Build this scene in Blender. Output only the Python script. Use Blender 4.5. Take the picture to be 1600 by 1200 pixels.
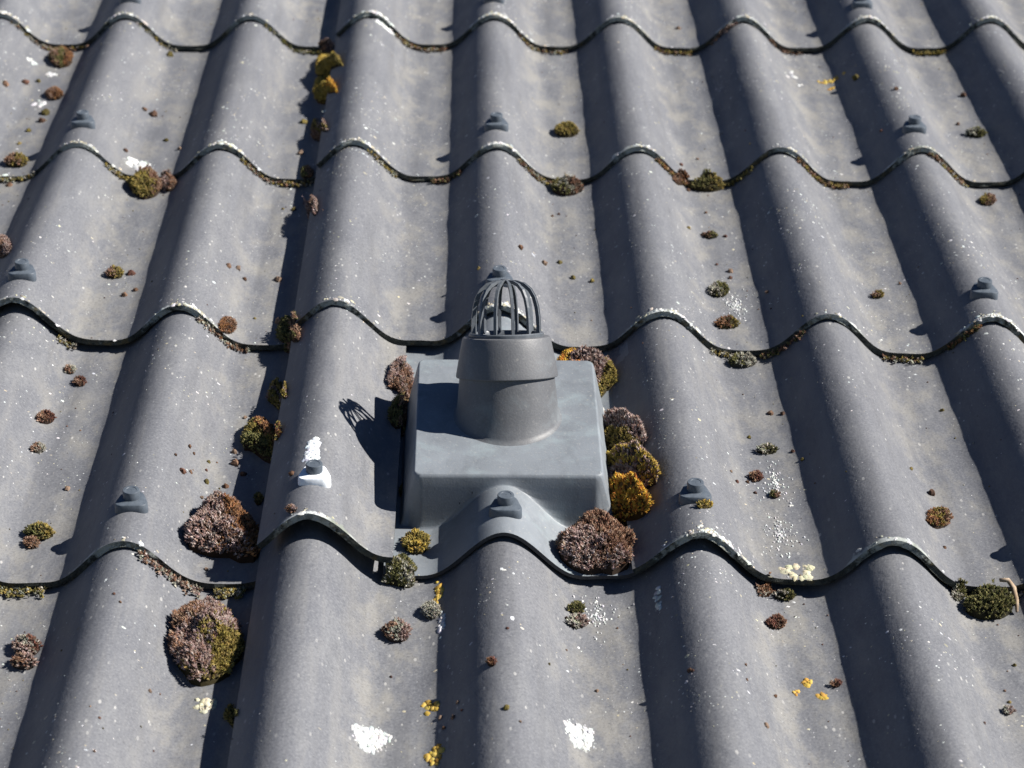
import bpy, math, random
import numpy as np
from mathutils import Matrix, Vector, noise as mnoise

random.seed(7); RNG = np.random.default_rng(7)
PI = math.pi
scene = bpy.context.scene
for o in list(bpy.data.objects): bpy.data.objects.remove(o)
C = scene.collection

# ------------------------------------------------------------------ frame of the roof
SLOPE = math.radians(24)
M = Matrix.Translation((0, 0, 5.0)) @ Matrix.Rotation(SLOPE, 4, 'X')      # roof plane -> world (x across, y up the slope, z normal)

# ------------------------------------------------------------------ camera
CAM = np.array([0.1412668, -2.1966388, 1.1630177]); YAW, PITCH, ROLL, FPX = -0.0228099, 1.0604375, 0.0186833, 3605.445
RC = (Matrix.Rotation(YAW, 4, 'Z') @ Matrix.Rotation(PITCH, 4, 'X') @ Matrix.Rotation(ROLL, 4, 'Z'))
cd = bpy.data.cameras.new('camera'); cam = bpy.data.objects.new('camera', cd); C.objects.link(cam)
cam.matrix_world = M @ Matrix.Translation(CAM.tolist()) @ RC
cd.sensor_width = 36; cd.lens = FPX / 1600 * 36; cd.clip_start = 0.05; cd.clip_end = 3000
cd.dof.use_dof = True; cd.dof.focus_distance = 2.2; cd.dof.aperture_fstop = 10
scene.camera = cam

# ------------------------------------------------------------------ sky, sun, exposure
SUN_ROOF = Vector((0.743, 0.060, 0.650)).normalized()                       # towards the sun, in roof axes
SUN = (M.to_3x3() @ SUN_ROOF).normalized()
world = bpy.data.worlds.new('World'); scene.world = world; world.use_nodes = True
wn = world.node_tree; bg = wn.nodes['Background']
sky = wn.nodes.new('ShaderNodeTexSky'); sky.sky_type = 'NISHITA'; sky.sun_disc = False
sky.air_density = 0.4; sky.dust_density = 0.0; sky.ozone_density = 5.0; sky.altitude = 300
sky.sun_elevation = math.asin(SUN.z); sky.sun_rotation = math.atan2(SUN.x, SUN.y)
wn.links.new(sky.outputs[0], bg.inputs[0]); bg.inputs[1].default_value = 0.05
sd = bpy.data.lights.new('sun', 'SUN'); sd.energy = 5.0; sd.angle = math.radians(0.53); sd.color = (1.0, 0.945, 0.875)
sun = bpy.data.objects.new('sun', sd); C.objects.link(sun)
sun.rotation_euler = SUN.to_track_quat('Z', 'Y').to_euler(); sun.location = (4, -3, 12)
scene.view_settings.view_transform = 'Standard'; scene.view_settings.look = 'None'
scene.view_settings.gamma = 1; scene.view_settings.use_curve_mapping = False
scene.view_settings.exposure = 1.15

# ------------------------------------------------------------------ helpers
def mesh_obj(name, verts, faces, mats, parent=None, smooth=True, mat_idx=None, attrs=None, colors=None):
    me = bpy.data.meshes.new(name)
    me.from_pydata([tuple(v) for v in verts], [], faces)
    if not isinstance(mats, (list, tuple)): mats = [mats]
    for m in mats: me.materials.append(m)
    n = len(me.polygons)
    if isinstance(smooth, bool): me.polygons.foreach_set('use_smooth', [smooth] * n)
    else: me.polygons.foreach_set('use_smooth', smooth)
    if mat_idx is not None: me.polygons.foreach_set('material_index', mat_idx)
    for k, val in (attrs or {}).items():
        a = me.attributes.new(k, 'FLOAT', 'POINT'); a.data.foreach_set('value', np.asarray(val, dtype=np.float32))
    if colors is not None:
        a = me.color_attributes.new('tint', 'FLOAT_COLOR', 'POINT')
        c = np.ones((len(verts), 4), np.float32); c[:, :3] = colors
        a.data.foreach_set('color', c.ravel())
    me.update()
    o = bpy.data.objects.new(name, me); C.objects.link(o)
    if parent: o.parent = parent
    return o
def tag(o, label=None, cat=None, group=None, kind=None):
    if label: o['label'] = label
    if cat: o['category'] = cat
    if group: o['group'] = group
    if kind: o['kind'] = kind
    return o
def empty(name, loc):
    o = bpy.data.objects.new(name, None); C.objects.link(o); o.empty_display_size = 0.05
    o.matrix_world = M @ Matrix.Translation(loc); return o
class N:                                                                   # tiny node-graph helper
    def __init__(s, name):
        s.m = bpy.data.materials.new(name); s.m.use_nodes = True; s.t = s.m.node_tree
        s.b = s.t.nodes['Principled BSDF']; s.o = s.t.nodes['Material Output']
    def n(s, typ, ins=None, **kw):
        x = s.t.nodes.new('ShaderNode' + typ)
        for k, v in kw.items(): setattr(x, k, v)
        for k, v in (ins or {}).items(): s.set(x.inputs[k], v)
        return x
    def set(s, sock, v):
        if hasattr(v, 'is_linked') or isinstance(v, bpy.types.NodeSocket): s.t.links.new(v, sock)
        elif isinstance(v, tuple) and len(v) == 3 and sock.type == 'RGBA': sock.default_value = (*v, 1)
        else: sock.default_value = v
    def math(s, op, a, b=0.0, c=None, clamp=False):
        x = s.n('Math', {0: a, 1: b}, operation=op, use_clamp=clamp)
        if c is not None: s.set(x.inputs[2], c)
        return x.outputs[0]
    def ramp(s, v, lo, hi, a=0.0, b=1.0):
        x = s.n('MapRange', {'Value': v, 'From Min': lo, 'From Max': hi, 'To Min': a, 'To Max': b}); x.clamp = True
        return x.outputs[0]
    def mix(s, f, a, b, blend='MIX'):
        x = s.n('Mix', data_type='RGBA', blend_type=blend)
        s.set(x.inputs['Factor'], f); s.set(x.inputs[6], a); s.set(x.inputs[7], b); return x.outputs[2]
    def noise(s, vec, scale, detail=4, rough=.55, dist=0.0):
        return s.n('TexNoise', {'Vector': vec, 'Scale': scale, 'Detail': detail, 'Roughness': rough, 'Distortion': dist}).outputs[0]
    def mapped(s, vec, scale=(1, 1, 1), rot=(0, 0, 0), loc=(0, 0, 0)):
        x = s.n('Mapping', {'Vector': vec}); x.inputs['Scale'].default_value = scale
        x.inputs['Rotation'].default_value = rot; x.inputs['Location'].default_value = loc; return x.outputs[0]
    def obj(s): return s.n('TexCoord').outputs['Object']
    def attr(s, name, out='Fac'): return s.n('Attribute', attribute_name=name).outputs[out]
    def bump(s, h, strength=.3, dist=.002): 
        x = s.n('Bump', {'Height': h, 'Strength': strength, 'Distance': dist}); s.t.links.new(x.outputs[0], s.b.inputs['Normal'])
    def done(s, col, rough=.6, spec=.3):
        s.set(s.b.inputs['Base Color'], col); s.set(s.b.inputs['Roughness'], rough); s.b.inputs['Specular IOR Level'].default_value = spec
        return s.m

# ------------------------------------------------------------------ materials
def flecks(g, vec, scale, keep, rmin, rmax, seed):
    """irregular small spots: one spot in some of the cells of a jittered grid"""
    w = g.mapped(vec, loc=(seed, seed * 1.7, 0))
    v = g.n('TexVoronoi', {'Vector': w, 'Scale': scale, 'Randomness': 1.0})
    sep = g.n('SeparateColor', {'Color': v.outputs['Color']})
    r = g.ramp(sep.outputs[1], 0, 1, rmin, rmax)
    on = g.math('LESS_THAN', sep.outputs[0], keep)
    spot = g.ramp(g.math('SUBTRACT', r, v.outputs['Distance']), 0, .05)
    return g.math('MULTIPLY', spot, on)
def sheet_material():
    g = N('weathered_fibre_cement'); P = g.obj(); wave = g.attr('wave'); edge = g.attr('edge')
    rnd = g.n('ObjectInfo').outputs['Random']
    big = g.noise(P, 5, 3, .6); mid = g.noise(g.mapped(P, (1, .45, 1)), 28, 4, .62); fine = g.noise(P, 420, 2, .7)
    col = g.mix(g.ramp(big, .3, .7), (.101, .107, .122), (.127, .132, .145))
    col = g.mix(g.math('MULTIPLY', g.ramp(mid, .47, .66), .5), col, (.168, .173, .180))
    valley = g.ramp(wave, .35, -.9)
    stain = g.noise(g.mapped(P, (1, .55, 1), (0, 0, .5), (3, 1, 0)), 30, 5, .7)
    st = g.math('MULTIPLY', g.math('MULTIPLY', g.ramp(stain, .47, .62), valley), .52)
    col = g.mix(st, col, (.235, .225, .195))
    col = g.mix(g.math('MULTIPLY', g.ramp(stain, .47, .33), .4), col, (.070, .075, .088))
    col = g.mix(g.ramp(fine, .53, .75, .0, .55), col, (.215, .222, .230))
    col = g.mix(g.ramp(fine, .45, .27, .0, .55), col, (.050, .053, .062))
    col = g.mix(g.ramp(rnd, 0, 1, 0, .30), col, (.088, .091, .102))
    run = g.noise(g.mapped(P, (1, .07, 1), loc=(1, 6, 0)), 48, 4, .65)
    col = g.mix(g.math('MULTIPLY', g.ramp(run, .52, .72), .40), col, (.072, .074, .080))
    col = g.mix(g.math('MULTIPLY', g.ramp(run, .46, .28), .28), col, (.19, .188, .18))
    f1 = flecks(g, g.mapped(P, (1, .5, 1), (0, 0, .4)), 190, .30, .08, .30, 3.0)
    col = g.mix(g.math('MULTIPLY', f1, g.ramp(mid, .42, .6, .0, .7)), col, (.34, .34, .33))
    # lichen along the cut lower edge, mostly on the crests
    en = g.noise(g.mapped(P, (1, 1, 1), loc=(5, 5, 0)), 130, 3, .7)
    crest = g.ramp(wave, -.9, .7, .30, 1.0)
    em = g.math('MULTIPLY', g.math('MULTIPLY', g.ramp(edge, .012, .001), crest), g.ramp(big, .38, .55))
    em = g.ramp(g.math('ADD', em, g.math('SUBTRACT', en, .5)), .46, .62)
    col = g.mix(g.math('MULTIPLY', em, .85), col, g.mix(g.ramp(mid, .4, .62), (.46, .49, .49), (.17, .19, .16)))
    g.bump(g.noise(P, 110, 4, .66), .5, .0014)
    return g.done(col, g.ramp(fine, .3, .7, .5, .7), .35)
def rim_material():
    g = N('cut_sheet_edge'); P = g.obj(); wave = g.attr('wave')
    n = g.noise(P, 150, 5, .7); n2 = g.noise(P, 38, 3, .6)
    col = g.mix(g.ramp(n, .35, .7), (.020, .023, .021), (.075, .082, .070))
    m = g.ramp(g.math('ADD', g.math('MULTIPLY', g.ramp(wave, -.6, .9), .22), g.math('ADD', g.math('MULTIPLY', n, .5), g.math('MULTIPLY', n2, .5))), .60, .72)
    col = g.mix(g.math('MULTIPLY', m, .8), col, (.34, .37, .35))
    m2 = g.ramp(g.noise(g.mapped(P, loc=(4, 2, 0)), 55, 4, .6), .56, .68)
    col = g.mix(g.math('MULTIPLY', m2, .7), col, (.13, .10, .045))
    g.bump(g.noise(P, 220, 5, .75), .9, .003)
    return g.done(col, .85, .2)
def vent_material(name, base, dust=.5):
    g = N(name); P = g.obj()
    n = g.noise(P, 18, 5, .6); f = g.noise(P, 520, 3, .7)
    col = g.mix(g.ramp(n, .35, .68), base, tuple(c * 1.22 for c in base))
    blue = g.ramp(g.noise(g.mapped(P, loc=(1, 3, 2)), 26, 5, .65, .4), .52, .7)
    col = g.mix(g.math('MULTIPLY', blue, 1.3 * dust), col, (.205, .250, .270))
    col = g.mix(g.ramp(f, .35, .75, 0, .22), col, (.18, .18, .18))
    gr = g.ramp(g.noise(g.mapped(P, (1, .5, .5), loc=(6, 2, 4)), 45, 5, .7), .50, .68)
    col = g.mix(g.math('MULTIPLY', gr, .8 * dust), col, tuple(c * .62 for c in base))
    col = g.mix(g.math('MULTIPLY', g.ramp(g.noise(g.mapped(P, loc=(8, 8, 1)), 300, 3, .75), .58, .72), 1.1 * dust), col, (.27, .27, .26))
    fl = flecks(g, P, 120, .10, .08, .2, 2.0)
    col = g.mix(g.math('MULTIPLY', fl, dust), col, (.33, .32, .29))
    g.bump(g.math('ADD', f, g.math('MULTIPLY', n, .8)), .25, .0008)
    return g.done(col, g.ramp(n, .3, .7, .42, .58), .4)
def plastic(name, c, rough=.45):
    g = N(name); P = g.obj(); n = g.noise(P, 180, 4, .65)
    col = g.mix(g.ramp(n, .35, .7), c, tuple(min(1, x * 1.25 + .01) for x in c)); g.bump(n, .2, .0006)
    return g.done(col, g.ramp(n, .3, .7, rough - .06, rough + .1), .4)
def tint_material(name, rough=.8, bump=0, var=.25):
    g = N(name); P = g.obj(); c = g.attr('tint', 'Color')
    n = g.noise(P, 500, 3, .7)
    col = g.mix(g.ramp(n, .3, .75, var, 0), c, (.03, .025, .018))
    if bump: g.bump(g.noise(P, 380, 4, .7), bump, .0012)
    return g.done(col, rough, .2)
def plain(name, a, b, scale, rough=.85):
    g = N(name); n = g.noise(g.obj(), scale, 6, .6); return g.done(g.mix(g.ramp(n, .3, .7), a, b), rough, .2)
MAT_SHEET = sheet_material(); MAT_RIM = rim_material()
MAT_VENT = vent_material('vent_plate_grey', (.136, .154, .174)); MAT_PIPE = vent_material('vent_pipe_grey', (.076, .080, .088), .22)
MAT_CAGE = plastic('cage_plastic', (.070, .080, .092), .36); MAT_FAST = plastic('fastener_blue_grey', (.058, .072, .090), .45)
MAT_VRIM = plastic('vent_edge_shade', (.022, .024, .028), .6); MAT_WHITE = plastic('white_paint', (.62, .66, .70), .5)  # vent edge near black: shade of the lip and gap put into its colour
MAT_MOSS = tint_material('moss', .85); MAT_LICHEN = tint_material('lichen_crust', .85, .5, .12)
MAT_TWIG = plain('dry_twig', (.20, .14, .09), (.38, .30, .22), 200)

# ------------------------------------------------------------------ the roof's surface as functions (roof axes, metres)
def wob(x, y, s):                                                            # cheap smooth noise, about -1..1
    return (np.sin(1.9 * x + s) * np.cos(1.3 * y - s) + np.sin(2.7 * y + 1.1 * x + 2 * s) * .8 + np.sin(4.3 * x - 3.7 * y + 3 * s) * .5 + np.sin(6.9 * x + 5.3 * y + s * 5) * .3) / 1.9
PITCH_X = 0.177; AMP = 0.0233; TH = 0.0065; ROWD = 0.45; LEN = 0.57; LIFT = 0.0120; XJ = -0.047; XL = 0.0114
def shape(x):
    p = 2 * PI * x / PITCH_X
    return (np.cos(p) + .17 * (np.cos(2 * p) - 1) - .04 * np.cos(3 * p)) / .96   # narrow crests, wide troughs
def row_y(r): return (2 - r) * ROWD                    # nominal lower edge of row r (row 3 carries the vent)
EDGE = {(0, 'L'): (-.004, 0), (0, 'R'): (-.004, .0045), (1, 'L'): (-.009, 0), (1, 'R'): (-.010, .0025),
        (2, 'L'): (.004, 0), (2, 'R'): (.009, -.0035), (3, 'L'): (-.004, 0), (3, 'P'): (.006, 0), (3, 'V'): (.008, 0), (3, 'R'): (.009, -.004)}
def edge_y(r, c, x):
    a, b = EDGE.get((r, c), (0, 0))
    i = x / PITCH_X
    w = .0007 * np.sin(i * 9.1 + r * 2.1) + .0005 * np.sin(i * 23.7 + r)
    return row_y(r) + a + b * np.clip(i, -1, 6) + w
def corr(c, x): return shape(x - XL) if c in ('L', 'K') else shape(x)
def zoff(r, c, x, y):
    e = edge_y(r, c, x); t = 1 - (y - e) / LEN
    z = LIFT * t - LIFT
    if c == 'R':
        x0 = .294 if r == 3 else XJ
        z = z + (.011 if r == 3 else .0075) * np.clip(1 - (x - x0) / .4, 0, 1) * (np.clip(1 - (y - e) / .42, 0, 1) if r == 3 else 1)
    if c == 'P': z = z + .0075 + .016 * np.clip(1 - (y - e) / .40, 0, 1)
    if c == 'V': z = .0030 - .028 * (y + .45)
    if r == 2 and c == 'L': z = z + .008 * np.clip((-.177 - x) / .177 + .2, 0, 2) * t
    return z
BOX = (.0935, .270, -.354, -.130); BTOP = .034
def smin(a, b, k): 
    h = np.clip(.5 + .5 * (b - a) / k, 0, 1); return b * (1 - h) + a * h - k * h * (1 - h)
def smax(a, b, k): return -smin(-a, -b, k)
def vent_top(x, y, box=True):
    base = AMP * shape(x) + zoff(3, 'V', x, y)
    cx, cy = (BOX[0] + BOX[1]) / 2, (BOX[2] + BOX[3]) / 2; rc = .007
    qx = np.abs(x - cx) - (BOX[1] - BOX[0]) / 2 + rc; qy = np.abs(y - cy) - (BOX[3] - BOX[2]) / 2 + rc
    d = np.hypot(np.maximum(qx, 0), np.maximum(qy, 0)) + np.minimum(np.maximum(qx, qy), 0) - rc
    steep = np.where(y < BOX[2], 9.0, 4.4)
    h = smin(np.full_like(d, BTOP), BTOP - (d - .0008) * steep, .006)
    kk = np.clip((BOX[2] + .004 - y) / .012, 0, 1) * .012 + .004                # wide fillet where the wave runs into the front
    return smax(base, h, kk) if box else base
def top_of(r, c, x, y, box=True):
    if c == 'V': return vent_top(x, y, box)
    return AMP * corr(c, x) + zoff(r, c, x, y) + .00032 * wob(x * 33 + r * 7, y * 22, r * 1.3 + .4) + .00010 * wob(x * 90, y * 70 + 3, r + 2.)
def surf(x, y, box=True):
    """height of the topmost sheet above the roof plane"""
    x = np.atleast_1d(np.asarray(x, float)); y = np.atleast_1d(np.asarray(y, float)); z = np.full(x.shape, -9.)
    for r in range(-1, 6):
        for c in (('L', 'P', 'V', 'R') if r == 3 else ('L', 'R')):
            lo, hi = {'L': (-2, XJ + .015), 'P': (XJ, .076), 'V': (.067, .315), 'R': (XJ if r != 3 else .294, 2)}[c]
            e = edge_y(r, c, x); m = (x >= lo) & (x <= hi) & (y >= e) & (y <= e + LEN)
            z = np.where(m, np.maximum(z, top_of(r, c, x, y, box)), z)
    return z
RM = np.array(RC.to_3x3())
def hit(u, v, box=True):
    """where the sight line through photo pixel (u, v) meets the roof"""
    d = RM @ np.array([(u - 800) / FPX, (600 - v) / FPX, -1.])
    t0 = (.06 - CAM[2]) / d[2]; t1 = (-.06 - CAM[2]) / d[2]
    for _ in range(2):
        t = np.linspace(t0, t1, 300); p = CAM[None] + t[:, None] * d[None]
        below = p[:, 2] < surf(p[:, 0], p[:, 1], box); k = int(np.argmax(below)) if below.any() else 299
        t0, t1 = t[max(k - 1, 0)], t[k]
    return CAM + t1 * d
def px_scale(p): return FPX / float((CAM - p) @ RM[:, 2])                   # photo pixels per metre at a point

# ------------------------------------------------------------------ the setting
def box_mesh(x0, x1, y0, y1, z0, z1):
    v = [(x, y, z) for z in (z0, z1) for y in (y0, y1) for x in (x0, x1)]
    return v, [(0, 2, 3, 1), (4, 5, 7, 6), (0, 1, 5, 4), (2, 6, 7, 3), (0, 4, 6, 2), (1, 3, 7, 5)]
MAT_GROUND = plain('grass_ground', (.045, .06, .02), (.09, .085, .04), .8)
MAT_DECK = plain('roof_boards', (.05, .04, .03), (.09, .07, .05), 12)
MAT_WALL = plain('rendered_wall', (.42, .40, .36), (.5, .48, .44), 6)
g = mesh_obj('ground', [(-800, -800, 0), (800, -800, 0), (800, 800, 0), (-800, 800, 0)], [(0, 1, 2, 3)], MAT_GROUND); tag(g, kind='structure')
v, f = box_mesh(-2.3, 2.3, -1.5, 2.05, -.10, -.055)  # unseen deck slab, added to block light so gaps beneath the sheets stay dark
roof = mesh_obj('roof', v, f, MAT_DECK, smooth=False); roof.matrix_world = M; tag(roof, kind='structure')
vw = []
for zz in (0, 1):
    for yy in (-1.25, 1.75):
        for xx in (-2.1, 2.1):
            pt = M @ Vector((xx, yy, -.10)); vw.append((pt.x, pt.y, 0 if zz == 0 else pt.z))
hw = mesh_obj('wall', vw, [(0, 2, 3, 1), (4, 5, 7, 6), (0, 1, 5, 4), (2, 6, 7, 3), (0, 4, 6, 2), (1, 3, 7, 5)], MAT_WALL, smooth=False); tag(hw, kind='structure')

def grid_shell(name, xs, ylines, topf, th, mats, parent, wavef, edgef, bottom_slot=1, rough=0.0):
    """a sheet with thickness: smooth top, underside and cut rims with their own vertices"""
    nx, ny = len(xs), len(ylines(xs[0]))
    Y = np.array([ylines(x) for x in xs])                                   # nx, ny
    X = np.repeat(np.asarray(xs)[:, None], ny, 1)
    Z = topf(X, Y)
    T = np.stack([X, Y, Z], -1).reshape(-1, 3)
    # underside offset along the local normal in x so that steep flanks keep their thickness
    eps = 5e-4
    sx = (topf(X + eps, Y) - topf(X - eps, Y)) / (2 * eps); sy = (topf(X, Y + eps) - topf(X, Y - eps)) / (2 * eps)
    ln = np.sqrt(1 + sx ** 2 + sy ** 2)
    B = np.stack([X + sx / ln * th, Y, Z - th / ln], -1).reshape(-1, 3)
    W = wavef(X).ravel(); E = edgef(X, Y).ravel(); idx = np.arange(nx * ny).reshape(nx, ny)
    V = [T, B]; Wv = [W, W]; Ev = [E, E]; F = []; MI = []; off = nx * ny
    a, b, c, d = idx[:-1, :-1].ravel(), idx[1:, :-1].ravel(), idx[1:, 1:].ravel(), idx[:-1, 1:].ravel()
    F += np.stack([a, b, c, d], 1).tolist(); MI += [0] * len(a)
    F += (np.stack([d, c, b, a], 1) + off).tolist(); MI += [bottom_slot] * len(a)
    base = 2 * off
    for line, flip in ((idx[:, 0], True), (idx[:, -1], False), (idx[0, :], False), (idx[-1, :], True)):
        n = len(line); t = T[line].copy(); bt = B[line].copy(); mid = (t + bt) / 2
        if rough and flip and n == nx:
            r = np.array([mnoise.noise(Vector((x * 70, 3.1 * mid[0, 1], 1.7))) + .6 * mnoise.noise(Vector((x * 210, 1.1 * mid[0, 1], 5.7))) for x in mid[:, 0]])
            mid[:, 1] -= rough * r; bt[:, 1] += rough * r; bt[:, 2] += np.abs(r) * rough
            B[line] = bt
        V += [t, mid, bt]; Wv += [W[line]] * 3; Ev += [E[line]] * 3
        for j in range(2):
            k = base + j * n + np.arange(n - 1); q = np.stack([k, k + 1, k + 1 + n, k + n], 1)
            if flip: q = q[:, ::-1]
            F += q.tolist(); MI += [len(mats) - 1] * (n - 1)
        base += 3 * n
    return mesh_obj(name, np.concatenate(V), F, mats, parent, [m == 0 for m in MI], MI, {'wave': np.concatenate(Wv), 'edge': np.concatenate(Ev)})
YS = np.concatenate([[0, .0015, .004, .008, .014], np.arange(.024, .46, .014), [.48, .52, .57]])
def sheet(r, c, x0, x1, fine=True):
    xs = np.linspace(x0, x1, max(4, int(round((x1 - x0) / PITCH_X * (38 if 0 <= r <= 4 and fine else 16)))) + 1)
    def yl(x): return edge_y(r, c, np.array([x]))[0] + YS
    o = grid_shell('corrugated_sheet', xs, yl, lambda X, Y: top_of(r, c, X, Y), TH, [MAT_SHEET, MAT_RIM], roof,
                   lambda X: corr(c, X), lambda X, Y: Y - edge_y(r, c, X), 1, .0013)
    return o
SIX = 6 * PITCH_X
for r in range(-1, 6):
    sheet(r, 'L', XJ - SIX, XJ + .017)
    sheet(r, 'L', XJ - 2 * SIX, XJ - SIX - .002, False); sheet(r, 'R', XJ + SIX + .002, XJ + 2 * SIX, False)   # roof goes on past the picture
    if r == 3:
        s = sheet(3, 'P', XJ, .076); s['label'] = 'narrow raised sheet left of the vent, white fastener on its crest'
        sheet(3, 'R', .294, XJ + SIX)
    else: sheet(r, 'R', XJ, XJ + SIX)

# ------------------------------------------------------------------ the vent
VC = Vector((.1818, -.235, -.03))
vent = empty('roof_vent', VC)
tag(vent, 'grey roof vent pipe with slotted dome cage on a box-shaped base plate', 'roof vent')
VCn = np.array(VC)
xs = np.unique(np.round(np.concatenate([np.linspace(.067, .315, 64), np.arange(.076, .102, .0011), np.arange(.262, .290, .0011)]), 5))
ysv = np.unique(np.round(np.concatenate([np.linspace(-.440, .1, 60), np.arange(-.372, -.336, .0012), np.arange(-.135, -.105, .0015)]), 5))
def vyl(x):
    y = ysv.copy(); y[0] = edge_y(3, 'V', np.array([x]))[0]; return y
bp = grid_shell('base_plate', xs - VC.x, lambda x: vyl(x + VC.x) - VC.y, lambda X, Y: vent_top(X + VC.x, Y + VC.y) - VC.z, .0036,
                [MAT_VENT, MAT_VRIM], vent, lambda X: X * 0, lambda X, Y: X * 0 + 1)
UP = Vector((0, math.sin(SLOPE), math.cos(SLOPE)))                           # plumb line in roof axes
PB = Vector((.1822, -.2440, BTOP)) - VC                                      # where the pipe's axis leaves the box top
tilt = Matrix.Rotation(math.radians(-1.6), 3, 'Y')
AX = (tilt @ UP).normalized(); AXx = Vector((1, 0, 0)); AXx = (AXx - AX * AXx.dot(AX)).normalized(); AXy = AX.cross(AXx)
def ring(r, h, ang): return PB + AX * h + (AXx * math.cos(ang) + AXy * math.sin(ang)) * r
def lathe(name, prof, mat, parent, seg=56, smooth_break=()):
    """prof: list of (r, h); h may be a function of the angle"""
    V = []; F = []; n = len(prof)
    for k in range(seg):
        a = 2 * PI * k / seg
        for r, h in prof: V.append(ring(r, h(a) if callable(h) else h, a))
    for k in range(seg):
        k2 = (k + 1) % seg
        for j in range(n - 1): F.append((k * n + j, k2 * n + j, k2 * n + j + 1, k * n + j + 1))
    o = mesh_obj(name, V, F, mat, parent)
    es = o.modifiers.new('edges', 'EDGE_SPLIT'); es.split_angle = math.radians(38)
    return o
def h_plane(r, lift=0.0):
    # height along the axis at which a generator of radius r meets the box top
    def f(a):
        d = AXx * math.cos(a) + AXy * math.sin(a)
        return (lift - r * d.z) / AX.z
    return f
R0 = .0495
def blend(r, lift, t, htop):
    f = h_plane(R0, 0.0)
    return lambda a: f(a) * (1 - t) + htop * t + lift
prof = [(R0 + .0050, h_plane(R0 + .0050, -.0012)), (R0 + .0030, h_plane(R0 + .0030, .0003)), (R0 + .0013, h_plane(R0 + .0013, .0016)), (R0 + .0003, h_plane(R0, .0040)),
        (R0 - .0006, blend(0, .003, .25, .046)), (R0 - .0022, blend(0, .0015, .6, .046)), (R0 - .0036, .046), (R0 - .0036, .050), (R0 - .010, .050)]
lathe('pipe', prof, MAT_PIPE, vent)
lathe('collar', [(.0468, .0395), (.0494, .0385), (.0499, .0392), (.0497, .0415), (.0478, .052), (.0455, .064), (.0432, .0755), (.0424, .0772), (.0412, .0778), (.0365, .0778),
                 (.0355, .0765), (.0355, .060), (.0440, .060), (.0468, .0395)], MAT_PIPE, vent)
cage = lathe('cage', [(.0325, .0765), (.0362, .0765), (.0366, .0776), (.0366, .0806), (.0358, .0815), (.0330, .0815), (.0325, .0808), (.0325, .0765)], MAT_CAGE, vent)
lathe('hub', [(.0004, .1340), (.0045, .1336), (.0058, .1322), (.0052, .1305), (.0004, .1300)], MAT_CAGE, cage, 20)
CURVE = [(.0345, .0800), (.0345, .088), (.0341, .097), (.0328, .107), (.0302, .1165), (.0258, .1242), (.0195, .1296), (.0120, .1322), (.0040, .1329)]
NB = 12
for k in range(NB):
    a = 2 * PI * (k + .35) / NB; d = AXx * math.cos(a) + AXy * math.sin(a); s = AXx * -math.sin(a) + AXy * math.cos(a)
    V = []; F = []; hw_ = .0014; dep = .0034
    for j, (r, h) in enumerate(CURVE):
        r0, h0 = CURVE[max(j - 1, 0)]; r1, h1 = CURVE[min(j + 1, len(CURVE) - 1)]
        tr, th_ = r1 - r0, h1 - h0; L = math.hypot(tr, th_); nr, nh = th_ / L, -tr / L
        w = hw_ * (1 if r > .012 else .7)
        for (sg, q) in ((-1, 0), (1, 0), (1, -dep), (-1, -dep)):
            V.append(PB + AX * (h + nh * q) + d * (r + nr * q) + s * (sg * w))
    for j in range(len(CURVE) - 1):
        for q in range(4):
            q2 = (q + 1) % 4; F.append((j * 4 + q, j * 4 + q2, (j + 1) * 4 + q2, (j + 1) * 4 + q))
    F += [(3, 2, 1, 0), tuple(len(V) - 4 + q for q in range(4))]
    mesh_obj('bar', V, F, MAT_CAGE, cage, smooth=False)

# ------------------------------------------------------------------ screw fasteners: saddle washer and round cap
def rounded(poly, rad, n=5):
    out = []; m = len(poly)
    for i in range(m):
        p0, p1, p2 = Vector(poly[i - 1]), Vector(poly[i]), Vector(poly[(i + 1) % m])
        a = (p0 - p1).normalized(); b = (p2 - p1).normalized(); half = math.acos(max(-1, min(1, a.dot(b)))) / 2
        t = rad / math.tan(half); c = p1 + (a + b).normalized() * (rad / math.sin(half))
        s, e = p1 + a * t - c, p1 + b * t - c
        a0, a1 = math.atan2(s.y, s.x), math.atan2(e.y, e.x); da = (a1 - a0 + PI) % (2 * PI) - PI
        out += [(c.x + rad * math.cos(a0 + da * k / n), c.y + rad * math.sin(a0 + da * k / n)) for k in range(n + 1)]
    return out
OUT = rounded([(-.0180, -.0118), (.0180, -.0118), (.0092, .0150), (-.0092, .0150)], .0078)
def washer_mesh():
    V = []; F = []; n = len(OUT)
    def drop(x): return AMP * (1 - float(shape(x)))
    for (sc, kind) in ((1.0, 0), (1.02, 1), (1.0, 2), (.95, 3), (.55, 4)):
        for x, y in OUT:
            x, y = x * sc, y * sc; dz = drop(x)
            z = {0: -dz - .0015, 1: -dz + .0008, 2: .0056 - dz * .30, 3: .0066 - dz * .28, 4: .0074 - dz * .2}[kind]
            V.append((x, y, z))
    for L in range(4):
        for k in range(n): k2 = (k + 1) % n; F.append((L * n + k, L * n + k2, (L + 1) * n + k2, (L + 1) * n + k))
    V.append((0, 0, .0076)); F += [(4 * n + k, 4 * n + (k + 1) % n, len(V) - 1) for k in range(n)]
    return V, F
def cap_mesh(seg=28):
    pr = [(.0076, .0055), (.0078, .0066), (.0078, .0146), (.0073, .0154), (.0050, .0155), (.0047, .0151), (.0004, .0151)]
    V = []; F = []; n = len(pr)
    for k in range(seg):
        a = 2 * PI * k / seg
        V += [(r * math.cos(a), r * math.sin(a) , z) for r, z in pr]
    for k in range(seg):
        k2 = (k + 1) % seg
        F += [(k * n + j, k2 * n + j, k2 * n + j + 1, k * n + j + 1) for j in range(n - 1)]
    return V, F
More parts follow.
